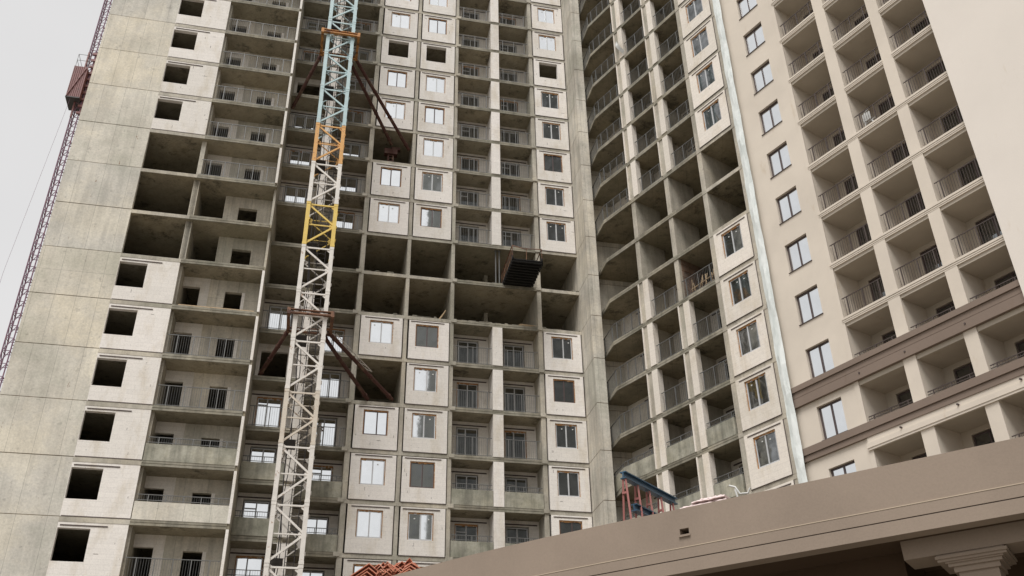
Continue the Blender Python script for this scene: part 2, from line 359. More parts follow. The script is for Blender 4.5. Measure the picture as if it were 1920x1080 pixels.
def slab_edge(F, mb, u0, u1, o, zt):
    """double fascia of a balcony slab: upper strip set back, lower strip proud"""
    pr = [(o - .003, zt - .27), (o - .075, zt - .27), (o - .075, zt - .155), (o - .02, zt - .155), (o - .02, zt - .11), (o - .045, zt - .11), (o - .045, zt + .02), (o - .003, zt + .02)]
    i = len(mb.v); k = len(pr)
    for u in (u0, u1): mb.v += [F.P(u, a, b) for a, b in pr]
    mb.f.append(tuple(i + q for q in range(k))); mb.mi.append(0); mb.f.append(tuple(i + k + q for q in range(k))[::-1]); mb.mi.append(0)
    for q in range(k): mb.f.append((i + q, i + (q + 1) % k, i + k + (q + 1) % k, i + k + q)); mb.mi.append(0)

def z_of(k): return L0 + H * k

# ================================================================== UNFINISHED TOWER (left block, crane bays, window columns)
T = thing('unfinished_tower', 'raw concrete tower block with white block infill, black openings and a crane tied to it', 'building', FA.P(-12, 0, 0))
KTOP, KBOT = 3, -16
OPEN = (-8, -9)                       # open storeys: floor level indices (storey between k+1 and k)
DEPTH = 7.0
# outline of the floor plate, FA coordinates (front side from left to right, then back)
LU0, LU1, LU2, LU3 = -26.38 + LDU, -22.28 + LDU, -19.1 + LDU, -14.45 + LDU
PL = [(LU0, LDO), (LU3, LDO), (LU3, -2.25), (-12.78, -2.25), (-12.78, 0), (4.54, 0), (4.54, -2.25), (5.23, -2.25), (5.23, -1.3), (9.6, -1.3), (9.6, 2.0), (13, DEPTH), (LU0, DEPTH)]
IN = 0.004
for k in range(KBOT, KTOP + 1):
    z = z_of(k); mb = MB()
    # two convex-ish pieces joined in one mesh (butted)
    def pc(l, z0=z - ST, z1=z): mb.prism([FA.P(u, o, 0) for u, o in l], z0, z1)
    pc([(LU0 + .02, LDO + .02), (LU3, LDO + .02), (LU3, DEPTH), (LU0 + .02, DEPTH)])
    pc([(LU3, -2.22), (-12.8, -2.22), (-12.8, DEPTH), (LU3, DEPTH)])
    pc([(-12.8, .0), (4.54, 0), (4.54, DEPTH), (-12.8, DEPTH)])
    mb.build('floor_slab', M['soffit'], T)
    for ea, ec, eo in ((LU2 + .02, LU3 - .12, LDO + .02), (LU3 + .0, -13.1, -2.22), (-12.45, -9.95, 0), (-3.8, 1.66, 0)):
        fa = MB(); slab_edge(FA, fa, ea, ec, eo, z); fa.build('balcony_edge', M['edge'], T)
    # edge strip along window columns, flush band
    for ea, ec, eo in ((-9.95, -3.8, 0), (1.66, 4.53, 0), (LU1, LU2 + .02, LDO + .02)):
        fa = MB(); fa.box(FA, ea, ec, eo - .045, eo - .003, z - .25, z - .02); fa.build('edge_band', M['conc'], T)
    for uc in (-10.02, -3.86, 1.72):
        fa = MB(); fa.box(FA, uc - .1, uc + .22, -.11, -.05, z - .20, z + .03); fa.build('corbel', M['conc'], T)
# columns, cross walls
def vwall(name, mat, u0, u1, o0, o1, ka=KBOT, kb=KTOP, F=FA, par=None, zf=z_of, ext=True):
    mb = MB()
    for k in range(ka, kb):
        mb.box(F, u0, u1, o0, o1, zf(k), zf(k + 1) - ST)
    return mb.build(name, M[mat], par or T)
vwall('column', 'conc', -9.93, -9.62, 0.0, 4.5)
vwall('column', 'conc', -6.94, -6.70, 0.0, 4.5)
vwall('column', 'conc', -4.04, -3.80, 0.0, 4.5)
vwall('column', 'conc', 1.66, 1.95, 0.0, 4.5)
for (u0_, u1_) in ((-9.9, -9.64), (-6.92, -6.72), (-4.02, -3.82), (1.68, 1.93)):
    mb = MB()
    for k in range(KBOT, KTOP): mb.box(FA, u0_, u1_, -.03, -.002, z_of(k) - .02, z_of(k + 1) - .25)
    mb.build('column_face', M['conc'], T)
# projecting side walls between the facades
for k in range(KBOT, KTOP):
    z0, z1 = z_of(k), z_of(k + 1)
    mb = MB(); mb.box(FA, 4.54, 5.23, -2.25, -1.3, z0 + .02, z1 - .02); mb.box(FA, 4.54, 4.9, -1.3, 5.5, z0 + .02, z1 - .02)
    mb.build('return_wall', M['conc_wall'], T)
    mb = MB(); mb.box(FA, 4.90, 9.7, -1.3, -1.0, z0 + .02, z1 - .02); mb.build('back_wall', M['conc_wall'], T)
    mb = MB(); mb.box(FA, 4.56, 5.21, -2.23, -1.3, z1 - .02, z1 + .02); mb.box(FA, 4.9, 9.7, -1.28, -1.02, z1 - .02, z1 + .02); mb.box(FA, 4.56, 4.88, -1.3, 5.5, z1 - .02, z1 + .02)
    mb.build('wall_joint', M['seam'], T)
# left block: shuttered wall, storey by storey
for k in range(KBOT, KTOP):
    z0, z1 = z_of(k), z_of(k + 1)
    mb = MB(); mb.box(FA, LU0, LU1, LDO + random.uniform(-.012, .012), LDO + .3, z0 + .02, z1 - .02); mb.box(FA, LU0 + .01, LU0 + .3, LDO + .3, DEPTH, z0 + .02, z1 - .02)
    mb.build('shuttered_wall', M[('conc_left', 'conc_left_b', 'conc_left_c')[(k * 5 + k // 2) % 3]], T)
    mb = MB(); mb.box(FA, LU0 + .02, LU1 - .0, LDO - .0 + .025, LDO + .28, z1 - .02, z1 + .02); mb.build('wall_joint', M['seam'], T)
# left block infill with black window openings
for k in range(KBOT, KTOP):
    if k in (-7, -8, -9): continue
    z0, z1 = z_of(k), z_of(k + 1)
    hz0, hz1 = z0 + .88, z0 + 2.46
    hu0, hu1 = -22.27 + LDU, -20.78 + LDU
    mb = opening_panel(FA, LU1 + .005, LU2, LDO - .01, LDO + .25, z0 + .004, z1 - ST - .002, [(hu0 + .02, hu1, hz0, hz1)])
    po = mb.build('infill_wall', M['block'], T)
    dashes(FA, po, LU1, LU2, z0, z1 - ST, LDO - .0125, (hu0, hu1, hz0, hz1), random.choice((1, 2, 4)))
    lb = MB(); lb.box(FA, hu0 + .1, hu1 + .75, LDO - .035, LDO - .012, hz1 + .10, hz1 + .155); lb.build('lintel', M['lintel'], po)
    sm = MB(); sm.box(FA, LU1 + .05, LU2, LDO - .022, LDO - .012, z0 + .01, z0 + .05); sm.build('base_joint', M['lintel'], po)
vwall('partition_wall', 'conc', LU2 - .12, LU2 + .14, LDO + .25, 1.2)
# left block balconies
for k in range(KBOT, KTOP):
    z0, z1 = z_of(k), z_of(k + 1); o = LDO + 1.5; ub0, ub1 = LU2 + .14, LU3 - .14
    wl0, wl1, wr0, wr1 = -18.97 + LDU, -18.0 + LDU, -16.6 + LDU, -15.65 + LDU
    if k in (-8, -9):
        mb = opening_panel(FA, -17.45 + LDU, ub1, o, o + .25, z0, z1 - ST, [(-16.6 + LDU, -15.5 + LDU, z0 + .75, z0 + 1.98)])
        mb.build('balcony_wall', M['conc_wall'], T)
        # stub column with a doorway behind it
        mb = MB(); mb.box(FA, ub0 - .3, ub0 + .05, LDO + .25, LDO + .9, z0, z1 - ST); mb.build('stub_column', M['conc'], T)
    else:
        head = z0 + 2.02
        sill = z0
        mb = opening_panel(FA, -17.5 + LDU, ub1, o, o + .25, z0, z1 - ST, [(wr0, wr1, sill, head)]); mb.build('balcony_wall', M['conc_wall'], T)
        mb = opening_panel(FA, ub0, -17.5 + LDU, o - .03, o + .2, z0, z1 - ST, [(wl0, wl1, sill, head + .1)]); mb.build('block_infill', M['block_in'], T)
        mb = MB(); mb.box(FA, wr1 - .005, wr1 + .17, o - .03, o + .2, z0, head); mb.build('block_infill', M['block'], T)
    if k in (-13, -14, -16):
        mb = MB(); mb.box(FA, LU2 + .05, LU3 - .14, LDO - .04, LDO + .1, z0 + .02, z0 + .92); mb.build('parapet', M['parapet' if k != -14 else 'conc_left'], T)
        railing(FA, T, LU2 + .1, LU3 - .16, LDO + .06, z0 + .95, z0 + 1.32, 'rail', posts=5, step=.11)
    elif k not in (-8, -9, -10):
        railing(FA, T, LU2 + .1, LU3 - .16, LDO + .06, z0 + .02, z0 + 1.22, 'rail', posts=5, step=.12)
    if k not in (-8, -9):
        mb = MB(); mb.box(FA, LU3 - .14, LU3 + .0, LDO - .06, LDO + .28, z0 + .02, z1 - .27); mb.build('end_pier', M['block'], T)
mb = MB()
for k in range(KBOT, KTOP): mb.box(FA, LU3 - .135, LU3 - .002, LDO + .28, .9, z_of(k), z_of(k + 1) - ST)
mb.build('end_wall', M['conc'], T)
# balcony bays behind the crane and beside the window columns
def bay(F, T_, u0, u1, o, k, zf, wu0, wu1, parapet, mats, depth=1.4, rail_in=0.06, splitl=0.5, idx=0, door=True):
    z0, z1 = zf(k), zf(k + 1); ob = o + depth
    mb = opening_panel(F, u0, u1, ob, ob + .22, z0, z1 - ST, [(wu0, wu1, z0 + .02, z0 + 2.40)])
    wl = mb.build('balcony_wall', M[mats[0]], T_)
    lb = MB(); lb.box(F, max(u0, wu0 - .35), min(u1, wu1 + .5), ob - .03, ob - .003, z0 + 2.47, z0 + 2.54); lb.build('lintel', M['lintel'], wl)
    window(F, T_, wu0 + .05, wu1 - .05, z0 + .05, z0 + 2.34, ob + .08, 'frame_w', mats[1], foam=(idx % 3 == 0), name='balcony_door', split=splitl, transom=(z0 + 1.9 if idx % 2 == 0 else None))
BAYS = [(LU3 + .0, -13.05, -2.25, -15.08, -13.66), (-12.5, -9.93, 0, -11.75, -10.45), (-3.80, -1.33, 0, -3.33, -1.95), (-.70, 1.66, 0, -.33, 1.06)]
for bi, (a, c, o, wa, wc) in enumerate(BAYS):
    for k in range(KBOT, KTOP):
        if k in OPEN: continue
        if (bi == 0 and k in (-4, -11)):      # strut goes into these dark openings
            mb = opening_panel(FA, a, c, o + 1.4, o + 1.62, z_of(k), z_of(k + 1) - ST, [(wa - .1, wc, z_of(k) + .1, z_of(k) + 2.3)]); mb.build('balcony_wall', M['block_in'], T)
            continue
        bay(FA, T, a, c, o, k, z_of, wa, wc, False, ('block_in', 'glass' if bi < 2 else 'glass_dim_refl'), idx=k + bi, splitl=(0.5 if k % 3 else 0.42), depth=1.4)
        z0 = z_of(k)
        if k in (-13, -14) or (k < -14 and bi < 2):
            mb = MB(); mb.box(FA, a + .03, c - .02, o - .06, o + .08, z0 + .022, z0 + .95); mb.build('parapet', M['parapet'], T)
            railing(FA, T, a + .05, c - .05, o + .03, z0 + .97, z0 + 1.32, 'rail', posts=3)
        else:
            railing(FA, T, a + .05, c - .05, o + .03, z0 + .02, z0 + 1.22, 'rail', posts=3)
# brick piers in front of paired bays
for k in range(KBOT, KTOP):
    if k in OPEN: continue
    z0, z1 = z_of(k), z_of(k + 1) - .28
    mb = MB(); mb.box(FA, -13.05, -12.5, -2.32, 1.4, z0 + .02, z1); mb.build('block_pier', M['block'], T)
    mb = MB(); mb.box(FA, -1.33, -.70, -.08, 1.4, z0 + .02, z1); mb.build('block_pier', M['block'], T)
vwall('room_wall', 'conc', -13.0, -12.7, 1.4, 5.5)
vwall('room_wall', 'conc', -1.2, -.95, 3.4, 5.5)
# room back wall keeps interiors dark
mb = MB(); mb.box(FA, LU0 + .3, 5, 5.6, 5.9, 0, z_of(KTOP)); mb.build('core_wall', M['conc'], T)
# window columns
WCOL = [(-9.62, -6.94, -9.02, -7.58), (-6.70, -4.04, -6.19, -4.75), (1.95, 4.53, 2.5, 3.88)]
for ci, (a, c, wa, wc) in enumerate(WCOL):
    for k in range(KBOT, KTOP):
        if k in OPEN: continue
        if ci == 0 and k in (-5, -11): continue
        z0, z1 = z_of(k), z_of(k + 1); hz0, hz1 = z0 + .88, z0 + 2.56
        black = (k == -2) or (ci == 0 and k == -16)
        jo = random.uniform(-.012, .012); mb = opening_panel(FA, a + random.uniform(.05, .10), c - random.uniform(.045, .085), -.07 + max(0, jo), .2, z0 + .012, z1 - ST - random.uniform(.012, .06), [(wa - (.05 if black else 0), wc, hz0, hz1 - .12)])
        po = mb.build('infill_wall', M['block'], T)
        dashes(FA, po, a + .07, c - .06, z0, z1 - ST, -.0725, (wa, wc, hz0, hz1), random.choice((0, 1, 2, 4)))
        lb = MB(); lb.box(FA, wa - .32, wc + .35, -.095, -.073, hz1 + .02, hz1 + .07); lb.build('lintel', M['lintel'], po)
        sm = MB(); sm.box(FA, a + .05, c - .04, -.085, -.04, z0 - .02, z0 + .008); sm.box(FA, c - .055, c - .055 + random.choice((.006, .012, .022)), -.05, -.036, z0 + .01, z1 - .27)
        sm.build('base_joint', M['lintel'], po)
        if not black:
            window(FA, T, wa + .04, wc - .04, hz0 + .02, hz1 - .16, -.0, 'frame_w' if (k + ci) % 3 else 'frame_d', 'glass_dim_refl' if ci == 2 and k < -1 else 'glass', split=(0.5 if (k * 7 + ci) % 4 else 0.56))  # third column below the top storeys: weaker glass imitates a dark reflection
            # torn film behind a few panes of the middle column
# base below the modelled storeys
mb = MB(); mb.box(FA, LU0, LU3, LDO, DEPTH, 0, z_of(KBOT) - ST); mb.box(FA, LU3, -12.8, -2.2, DEPTH, 0, z_of(KBOT) - ST); mb.box(FA, -12.8, 4.9, 0.02, DEPTH, 0, z_of(KBOT) - ST); mb.box(FA, 4.9, 9.7, -1.3, 2, 0, z_of(KBOT) - ST)
mb.build('ground_storey_wall', M['conc'], T)
# mortar crumbs left along the open floor edges
for kk, (ea, ec) in ((-8, (-9.6, 4.4)), (-9, (-9.6, 4.4)), (-7, (-12.4, -4))):
    mb = MB(); u_ = ea
    while u_ < ec:
        l_ = random.uniform(.08, .5)
        if random.random() < .55: mb.box(FA, u_, u_ + l_, random.uniform(-.06, -.02), random.uniform(.05, .2), z_of(kk) + .021, z_of(kk) + .021 + random.uniform(.01, .07))
        u_ += l_ + random.uniform(.02, .3)
    mc = mb.build('mortar_crumbs', M['edge'], T); mc['kind'] = 'stuff'
# boarding piled on two open floors
def plank_pile(name, label, F, u0, o0, z, n_, L_, ang=0.0, h=.05, up=0.0):
    mb = MB()
    for i in range(n_):
        a = F.P(u0 + random.uniform(-.05, .05), o0 + i % 3 * .16, z + h / 2 + (i // 3) * h)
        d = F.P(u0 + L_ * math.cos(ang), o0 + i % 3 * .16 + random.uniform(-.1, .1), z + h / 2 + (i // 3) * h + L_ * math.sin(ang))
        mb.bar(a, d, .13, h * .8)
    return tag(mb.build(name, M['wood']), label, 'timber')
plank_pile('timber_pile', 'loose pile of short boards on the lower open floor, left of the right-hand column', FA, .5, .25, z_of(-9), 18, 1.1)
plank_pile('timber_pile', 'boards leaning at the column on the lower open floor left of the wide bay', FA, -4.75, .3, z_of(-9), 5, .9, 1.05)

mb = MB(); mb.bar(FA.P(LU2 + .3, LDO + .1, z_of(-10) + .06), FA.P(LU3 - .3, LDO + .1, z_of(-10) + .06), .04, .14)
tag(mb.build('edge_board', M['wood']), 'long timber board along the slab edge of the left balcony just below the open floors', 'board')

# ================================================================== UNFINISHED WING (right, with cut-corner balconies)
Bw = thing('unfinished_wing', 'raw concrete wing with cut-corner balconies and mesh railings beside the plastered tower', 'building', FB.P(16, 0, 0))
def zb(k): return LB + H * k
BTOP, BBOT = 6, -13
OPB = (-4, -5)
a0, b0 = FA.P(5.52, -1.3, 0), FA.P(5.52, -3.36, 0)
def toB(p):
    q = Vector((p.x, p.y)) - FB.o; return q.dot(FB.t), q.dot(FB.n)
bU, bO = toB(b0); aU, aO = toB(a0)
for k in range(BBOT, BTOP + 1):
    z = zb(k); mb = MB()
    c0, c1 = FB.P(13.2, 0, 0), FB.P(13.2, 6, 0)
    mb.prism([a0, FB.P(bU, 0, 0), c0, c1, FA.P(9.7, -1.3, 0)], z - ST, z)
    mb.prism([FB.P(13.2, 0, 0), FB.P(22.0, 0, 0), FB.P(22.0, 6, 0), FB.P(13.2, 6, 0)], z - ST, z)
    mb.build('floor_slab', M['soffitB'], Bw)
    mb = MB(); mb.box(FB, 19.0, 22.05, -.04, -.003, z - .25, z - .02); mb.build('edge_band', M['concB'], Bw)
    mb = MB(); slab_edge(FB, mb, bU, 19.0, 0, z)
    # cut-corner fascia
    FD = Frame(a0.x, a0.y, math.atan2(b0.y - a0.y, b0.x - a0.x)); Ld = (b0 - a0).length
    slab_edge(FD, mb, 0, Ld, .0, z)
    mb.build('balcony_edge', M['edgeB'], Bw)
    if k < BTOP:
        z1 = zb(k + 1) - ST
        if k in OPB or k == -6: pass
        # corner balcony
        if k not in OPB:
            par = k in (-9, -10, -11)
            zr0, zr1 = (z + .95, z + 1.3) if par else (z + .02, z + 1.2)
            railing(FB, Bw, bU + .02, 13.1, .03, zr0, zr1, 'rail', name='corner_railing', posts=4)
            railing(FD, Bw, .06, Ld - .02, .03, zr0, zr1, 'rail', name='corner_railing', posts=2)
            if par:
                mb = MB(); mb.box(FB, bU + .03, 13.1, -.06, .08, z + .022, z + .95); mb.box(FD, 0.03, Ld - .05, -.06, .08, z + .022, z + .95); mb.build('parapet', M['parapet'], Bw)
            # block wall and door at the back
            mb = opening_panel(FB, 9.05, 13.15, 2.0, 2.2, z, z1, [(11.0, 12.5, z + .02, z + 2.4)]); wl = mb.build('balcony_wall', M['block_inB'], Bw)
            lb = MB(); lb.box(FB, 10.6, 12.8, 1.96, 1.997, z + 2.47, z + 2.54); lb.build('lintel', M['lintel'], wl)
            window(FB, Bw, 11.05, 12.45, z + .05, z + 2.34, 2.08, 'frame_w', 'glassB', foam=False, name='balcony_door')
            for (pu, nxt) in ((13.15, 0), (16.15, 1)):
                if k == -6 and nxt: continue
                mb = MB(); mb.box(FB, pu - .09, pu - .003, -.09, .18, z + .022, zb(k + 1) - .28); mb.box(FB, pu + .353, pu + .80, -.09, .30, z + .022, zb(k + 1) - .28)
                mb.build('block_pier', M['blockB'], Bw)
        for (ua, ub, da, db, ci) in ((13.5, 16.15, 14.5, 15.9, 0), (16.5, 19.0, 17.0, 18.4, 1)):
            if k in OPB: continue
            par = k in (-9, -10, -11)
            zr0, zr1 = (z + .95, z + 1.3) if par else (z + .02, z + 1.2)
            if not (k == -5 and ci == 1):
                railing(FB, Bw, ua + (.47 if not (k == -6 and ci == 1) else .05), ub - .02, .03, zr0, zr1, 'rail', posts=3)
            if par: mb = MB(); mb.box(FB, ua + .47, ub - .1, -.06, .08, z + .022, z + .95); mb.build('parapet', M['parapet'], Bw)
            if not (k == -6 and ci == 1):
                mb = opening_panel(FB, ua, ub, 2.0, 2.2, z, z1, [(da, db, z + .02, z + 2.4)]); wl = mb.build('balcony_wall', M['block_inB'], Bw)
                lb = MB(); lb.box(FB, da - .3, db + .1, 1.96, 1.997, z + 2.47, z + 2.54); lb.build('lintel', M['lintel'], wl)
                window(FB, Bw, da + .05, db - .05, z + .05, z + 2.34, 2.08, 'frame_w', 'glassB', foam=False, name='balcony_door')
        # window column
        if k not in OPB:
            mb = opening_panel(FB, 19.36, 21.83, -.07, .2, z + .012, z1 - .012, [(19.9, 21.3, z + .86, z + 2.46)]); po = mb.build('infill_wall', M['blockB'], Bw)
            lb = MB(); lb.box(FB, 19.6, 21.7, -.095, -.073, z + 2.58, z + 2.63); lb.build('lintel', M['lintel'], po)
            sm = MB(); sm.box(FB, 19.33, 21.85, -.085, -.04, z - .02, z + .008); sm.box(FB, 21.835, 21.86, -.05, -.02, z + .01, z1); sm.build('base_joint', M['lintel'], po)
            window(FB, Bw, 19.95, 21.26, z + .89, z + 2.42, 0, 'frame_w', 'glassB', split=.5)
for (pu, pv, pd) in ((13.15, 13.5, 2.1), (16.15, 16.5, 2.1), (19.0, 19.34, 3.5), (21.86, 22.06, 6.0)):
    mb = MB()
    for k in range(BBOT, BTOP): mb.box(FB, pu, pv, -.02, pd, zb(k), zb(k + 1) - ST)
    mb.build('column', M['concB'], Bw)
mb = MB(); mb.box(FB, 9.5, 22.0, 5.2, 5.5, 0, zb(BTOP)); mb.build('core_wall', M['concB'], Bw)
mb = MB(); mb.box(FB, 10.6, 22.0, 0.03, 5.2, 0, zb(BBOT) - ST); mb.build('ground_storey_wall', M['concB'], Bw)
# foil strip closing the movement joint: a rippled sheet with thickness
mb = MB(); nz = 120
for i in range(nz):
    za, zc = 2 + (zb(BTOP) - 2) * i / nz, 2 + (zb(BTOP) - 2) * (i + 1) / nz
    f = lambda z_, q: .022 * math.sin(z_ * 1.3 + q) + .014 * math.sin(z_ * 3.7 + 2 * q)
    P8 = []
    for (uq, oq) in ((22.05, .0), (22.3, -.05), (22.60, -.035)):
        P8.append((uq, oq))
    for j in range(2):
        (ua, oa), (ub, ob) = P8[j], P8[j + 1]
        s1 = lambda u_, o_, z_, q: FB.P(u_ + .0 * f(z_, q), o_ + f(z_, q), z_)
        a_, b_, c_, d_ = s1(ua, oa, za, j), s1(ub, ob, za, j + 1), s1(ub, ob, zc, j + 1), s1(ua, oa, zc, j)
        mb.quad(a_, b_, c_, d_)
mb.build('joint_foil', M['insul'], Bw)
# things on the wing
mb = MB()
for i in range(9):
    u_ = 17.0 + i * .22; mb.bar(FB.P(u_, .30, zb(-6) + .02), FB.P(u_ + random.uniform(-.25, .45), .42, zb(-6) + 1.0 + random.uniform(-.15, .25)), .07, .03)
mb.bar(FB.P(17.0, .25, zb(-6) + .5), FB.P(18.7, .25, zb(-6) + .62), .06, .03); mb.bar(FB.P(17.0, .25, zb(-6) + .2), FB.P(18.7, .25, zb(-6) + .3), .06, .03)
tag(mb.build('timber_rack', M['wood']), 'upright timber offcuts stacked behind the railing below the open floors of the wing', 'timber')
mb = MB()
for i in range(30):
    u_ = 16.56 ; o_ = .15 + i * .065; mb.tube([FB.P(u_, o_, zb(-6) + .02), FB.P(u_, o_, zb(-5) - ST - .02)], .012, 5)
for i in range(6): z_ = zb(-6) + .3 + i * .42; mb.tube([FB.P(16.575, .1, z_), FB.P(16.575, 2.1, z_)], .01, 5)
tag(mb.build('rebar_mesh', M['rust_b']), 'rusty steel mesh hung on the side wall beside the timber offcuts', 'mesh')
# torn film flapping at the first pier
mb = MB(); pts = []
for i in range(9):
    t_ = i / 8; pts.append((13.2 + .75 * t_, -.12 - .22 * math.sin(t_ * 3), zb(0) + 4.65 - 1.55 * t_, .28 * (1 - .5 * abs(t_ - .4))))
for (u1_, o1_, z1_, w1_), (u2_, o2_, z2_, w2_) in zip(pts, pts[1:]):
    mb.quad(FB.P(u1_, o1_, z1_), FB.P(u1_ + w1_, o1_ - .05, z1_ + .12), FB.P(u2_ + w2_, o2_ - .05, z2_ + .12), FB.P(u2_, o2_, z2_))
tag(mb.build('torn_film', M['film']), 'strip of pale torn film flapping from the first pier of the wing near the top', 'plastic film')

# ================================================================== FINISHED TOWER
Cw = thing('plastered_tower', 'finished beige plastered tower with deep balconies and brown bands', 'building', FC.P(31, 0, 0))
def zc_(k): return LC + H * k
CTOP, CBOT = 8, -10
CELLS = [(27.3, 29.67, 27.85, 29.3), (30.3, 32.58, 30.75, 32.1), (33.17, 35.5, 33.6, 35.0)]
U0C = 23.5
for k in range(CBOT, CTOP):
    z, z1 = zc_(k), zc_(k + 1)
    mb = opening_panel(FC, U0C, 27.3, 0, .3, z, z1, [(24.82, 26.23, z + .95, z + 2.60)]); mb.build('facade_wall', M['plaster'], Cw)
    wo = window(FC, Cw, 24.84, 26.21, z + .97, z + 2.58, .14, 'frame_d', 'glass', foam=False, fw_=.065)
    sl = MB(); sl.box(FC, 24.78, 26.27, -.05, .14, z + .925, z + .952); sl.build('sill', M['frame_d'], wo)
    for (a, c, da, dc) in CELLS:
        d = 1.75
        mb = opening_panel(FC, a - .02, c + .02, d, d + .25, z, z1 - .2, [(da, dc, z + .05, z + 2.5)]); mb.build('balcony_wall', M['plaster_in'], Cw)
        window(FC, Cw, da + .02, dc - .02, z + .07, z + 2.46, d + .06, 'frame_d', 'glass_c', foam=False, name='balcony_door', split=.55)
        if k == -7: railing(FC, Cw, a + .03, c - .03, .12, z + 1.0, z + 1.28, 'rail_d', posts=3)
        elif k == -8: railing(FC, Cw, a + .03, c - .03, .12, z + 1.0, z + 1.22, 'rail_d', posts=3)
        else: railing(FC, Cw, a + .03, c - .03, .10, z + .15, z + 1.22, 'rail_d', posts=3, bw=.015)
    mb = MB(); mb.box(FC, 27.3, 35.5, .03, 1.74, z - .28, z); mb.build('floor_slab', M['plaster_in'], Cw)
    if k not in (-7, -8):
        for (ea, ec) in (((27.2, 35.5),) if k <= -3 else ((27.2, 29.69), (30.28, 32.60), (33.15, 35.5))):
            mb = MB(); pr = [(.03, -.12), (-.04, -.12), (-.04, -.07), (-.025, -.07), (-.025, -.045), (-.055, -.045), (-.055, .02), (-.035, .02), (-.035, .045), (-.075, .045), (-.075, .15), (.03, .15)]
            n_ = len(pr); mb.v = [FC.P(u_, o_, z + q_) for u_ in (ea, ec) for o_, q_ in pr]
            mb.f = [tuple(range(n_)), tuple(range(n_, 2 * n_))[::-1]] + [(q, (q + 1) % n_, n_ + (q + 1) % n_, n_ + q) for q in range(n_)]; mb.mi = [0] * len(mb.f)
            mb.build('slab_fascia', M['plaster'], Cw)
for (a, c) in ((26.9, 27.3), (29.67, 30.3), (32.58, 33.17)):
    mb = MB()
    mb.box(FC, a if a > 27 else 27.05, c, -.03, .02, 0, zc_(CTOP)); mb.box(FC, a, c, .305 if a < 27 else .02, 1.75, 0, zc_(CTOP)); mb.build('pier', M['plaster'], Cw)
# brown bands
for (zb0, zb1, steps) in ((20.14, 21.16, ((.0, .42, .16), (.46, .72, .12), (.74, 1.0, .19))), (17.46, 18.08, ((.0, .40, .12), (.46, 1.0, .18)))):
    mb = MB(); mb.box(FC, U0C - .05, 35.5, -.10, .05, zb0, zb1)
    for (s0, s1, pr) in steps: mb.box(FC, U0C - .07, 35.5, -pr, -.102, zb0 + (zb1 - zb0) * s0, zb0 + (zb1 - zb0) * s1)
    mb.build('brown_band', M['band'], Cw)
mb = MB(); mb.box(FC, 27.15, 35.5, -.08, .02, 17.15, 17.455); mb.box(FC, 27.1, 35.5, -.13, -.082, 16.98, 17.2); mb.box(FC, 27.1, 35.5, -.10, .02, 16.88, 16.98); mb.build('cream_cornice', M['plaster'], Cw)
for (uq, zq) in ((29.95, 20.42), (32.85, 20.42), (27.55, 20.42), (28.9, 17.32), (31.6, 17.32), (34.3, 17.32)):
    mb = MB(); mb.tube([FC.P(uq, .0, zq), FC.P(uq, -.19, zq - .02)], .042, 10); mb.build('drain_spout', M['frame_d'], Cw)
# body and blank projecting part
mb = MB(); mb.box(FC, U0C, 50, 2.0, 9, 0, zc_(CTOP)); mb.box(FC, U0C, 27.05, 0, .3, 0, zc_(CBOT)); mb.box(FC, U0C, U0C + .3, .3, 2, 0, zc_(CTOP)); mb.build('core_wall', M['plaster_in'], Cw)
mb = MB(); mb.box(FC, 35.5, 52, -.35, 2.0, 0, zc_(CTOP)); mb.build('blank_wall', M['plaster_pale'], Cw)
SW = Frame(29.4, 17.6, math.atan2(-22.5 - 17.6, 21.9 - 29.4))
mb = MB(); mb.box(SW, 0, 44, 0, 14, 0, 104); mb.build('unseen_side_wing', M['wing'], Cw)  # tall dark block out of view, added for the window glass to reflect
mb = MB()
for k_ in range(2, 33):
    for j_ in range(13): mb.box(SW, 1.2 + j_ * 3.1, 2.9 + j_ * 3.1, -.03, -.003, k_ * 3.1, k_ * 3.1 + 1.7)
mb.build('unseen_wing_grid', M['unseen_wing_window'], Cw)
# things on its balconies
k = -2; zf_ = zc_(-3) + .42
mb = MB()
mb.tube([FC.P(30.6, .35, zc_(-3) + .03), FC.P(30.75, .35, zc_(-3) + 1.25), FC.P(31.0, .35, zc_(-3) + 1.4)], .05, 6); mb.tube([FC.P(30.8, .4, zc_(-3) + 1.25), FC.P(31.25, .4, zc_(-3) + .03)], .045, 6)
mb.tube([FC.P(30.6, .4, zc_(-3) + .7), FC.P(31.2, .4, zc_(-3) + .72)], .03, 6); mb.box(FC, 30.62, 31.05, .3, .36, zc_(-3) + .75, zc_(-3) + 1.2)
tag(mb.build('folded_chair', M['film']), 'pale folded chair behind the dark railing of a middle balcony on the plastered tower', 'chair')

# ================================================================== PODIUM
Pd = thing('podium_building', 'low taupe plastered building with cornice and stepped pilaster cap in the foreground', 'building', FP.P(2, 2, 0))
US = [(-16 + i * 1.0) for i in range(16)] + [0, 16]
def pbox(mb, o0, o1, z0, z1, ua=-16, ub=16):
    for a, c in zip(US, US[1:]):
        if c <= ua or a >= ub: continue
        mb.box(FP, max(a, ua), min(c, ub), o0, o1, z0, z1)
def prun(name, mat, prof, ua=-16, ub=16):
    """extrude a closed (o,z) profile along the curved podium front"""
    us = [u for u in US if ua < u < ub]; us = [ua] + us + [ub]
    mb = MB(); k = len(prof); rings = []
    for u in us:
        i = len(mb.v); mb.v += [FP.P(u, o, z) for o, z in prof]; rings.append(i)
    for a, c in zip(rings, rings[1:]):
        for q in range(k): mb.f.append((a + q, a + (q + 1) % k, c + (q + 1) % k, c + q)); mb.mi.append(0)
    mb.f.append(tuple(rings[0] + q for q in range(k))); mb.mi.append(0); mb.f.append(tuple(rings[-1] + q for q in range(k))[::-1]); mb.mi.append(0)
    return mb.build(name, M[mat], Pd)
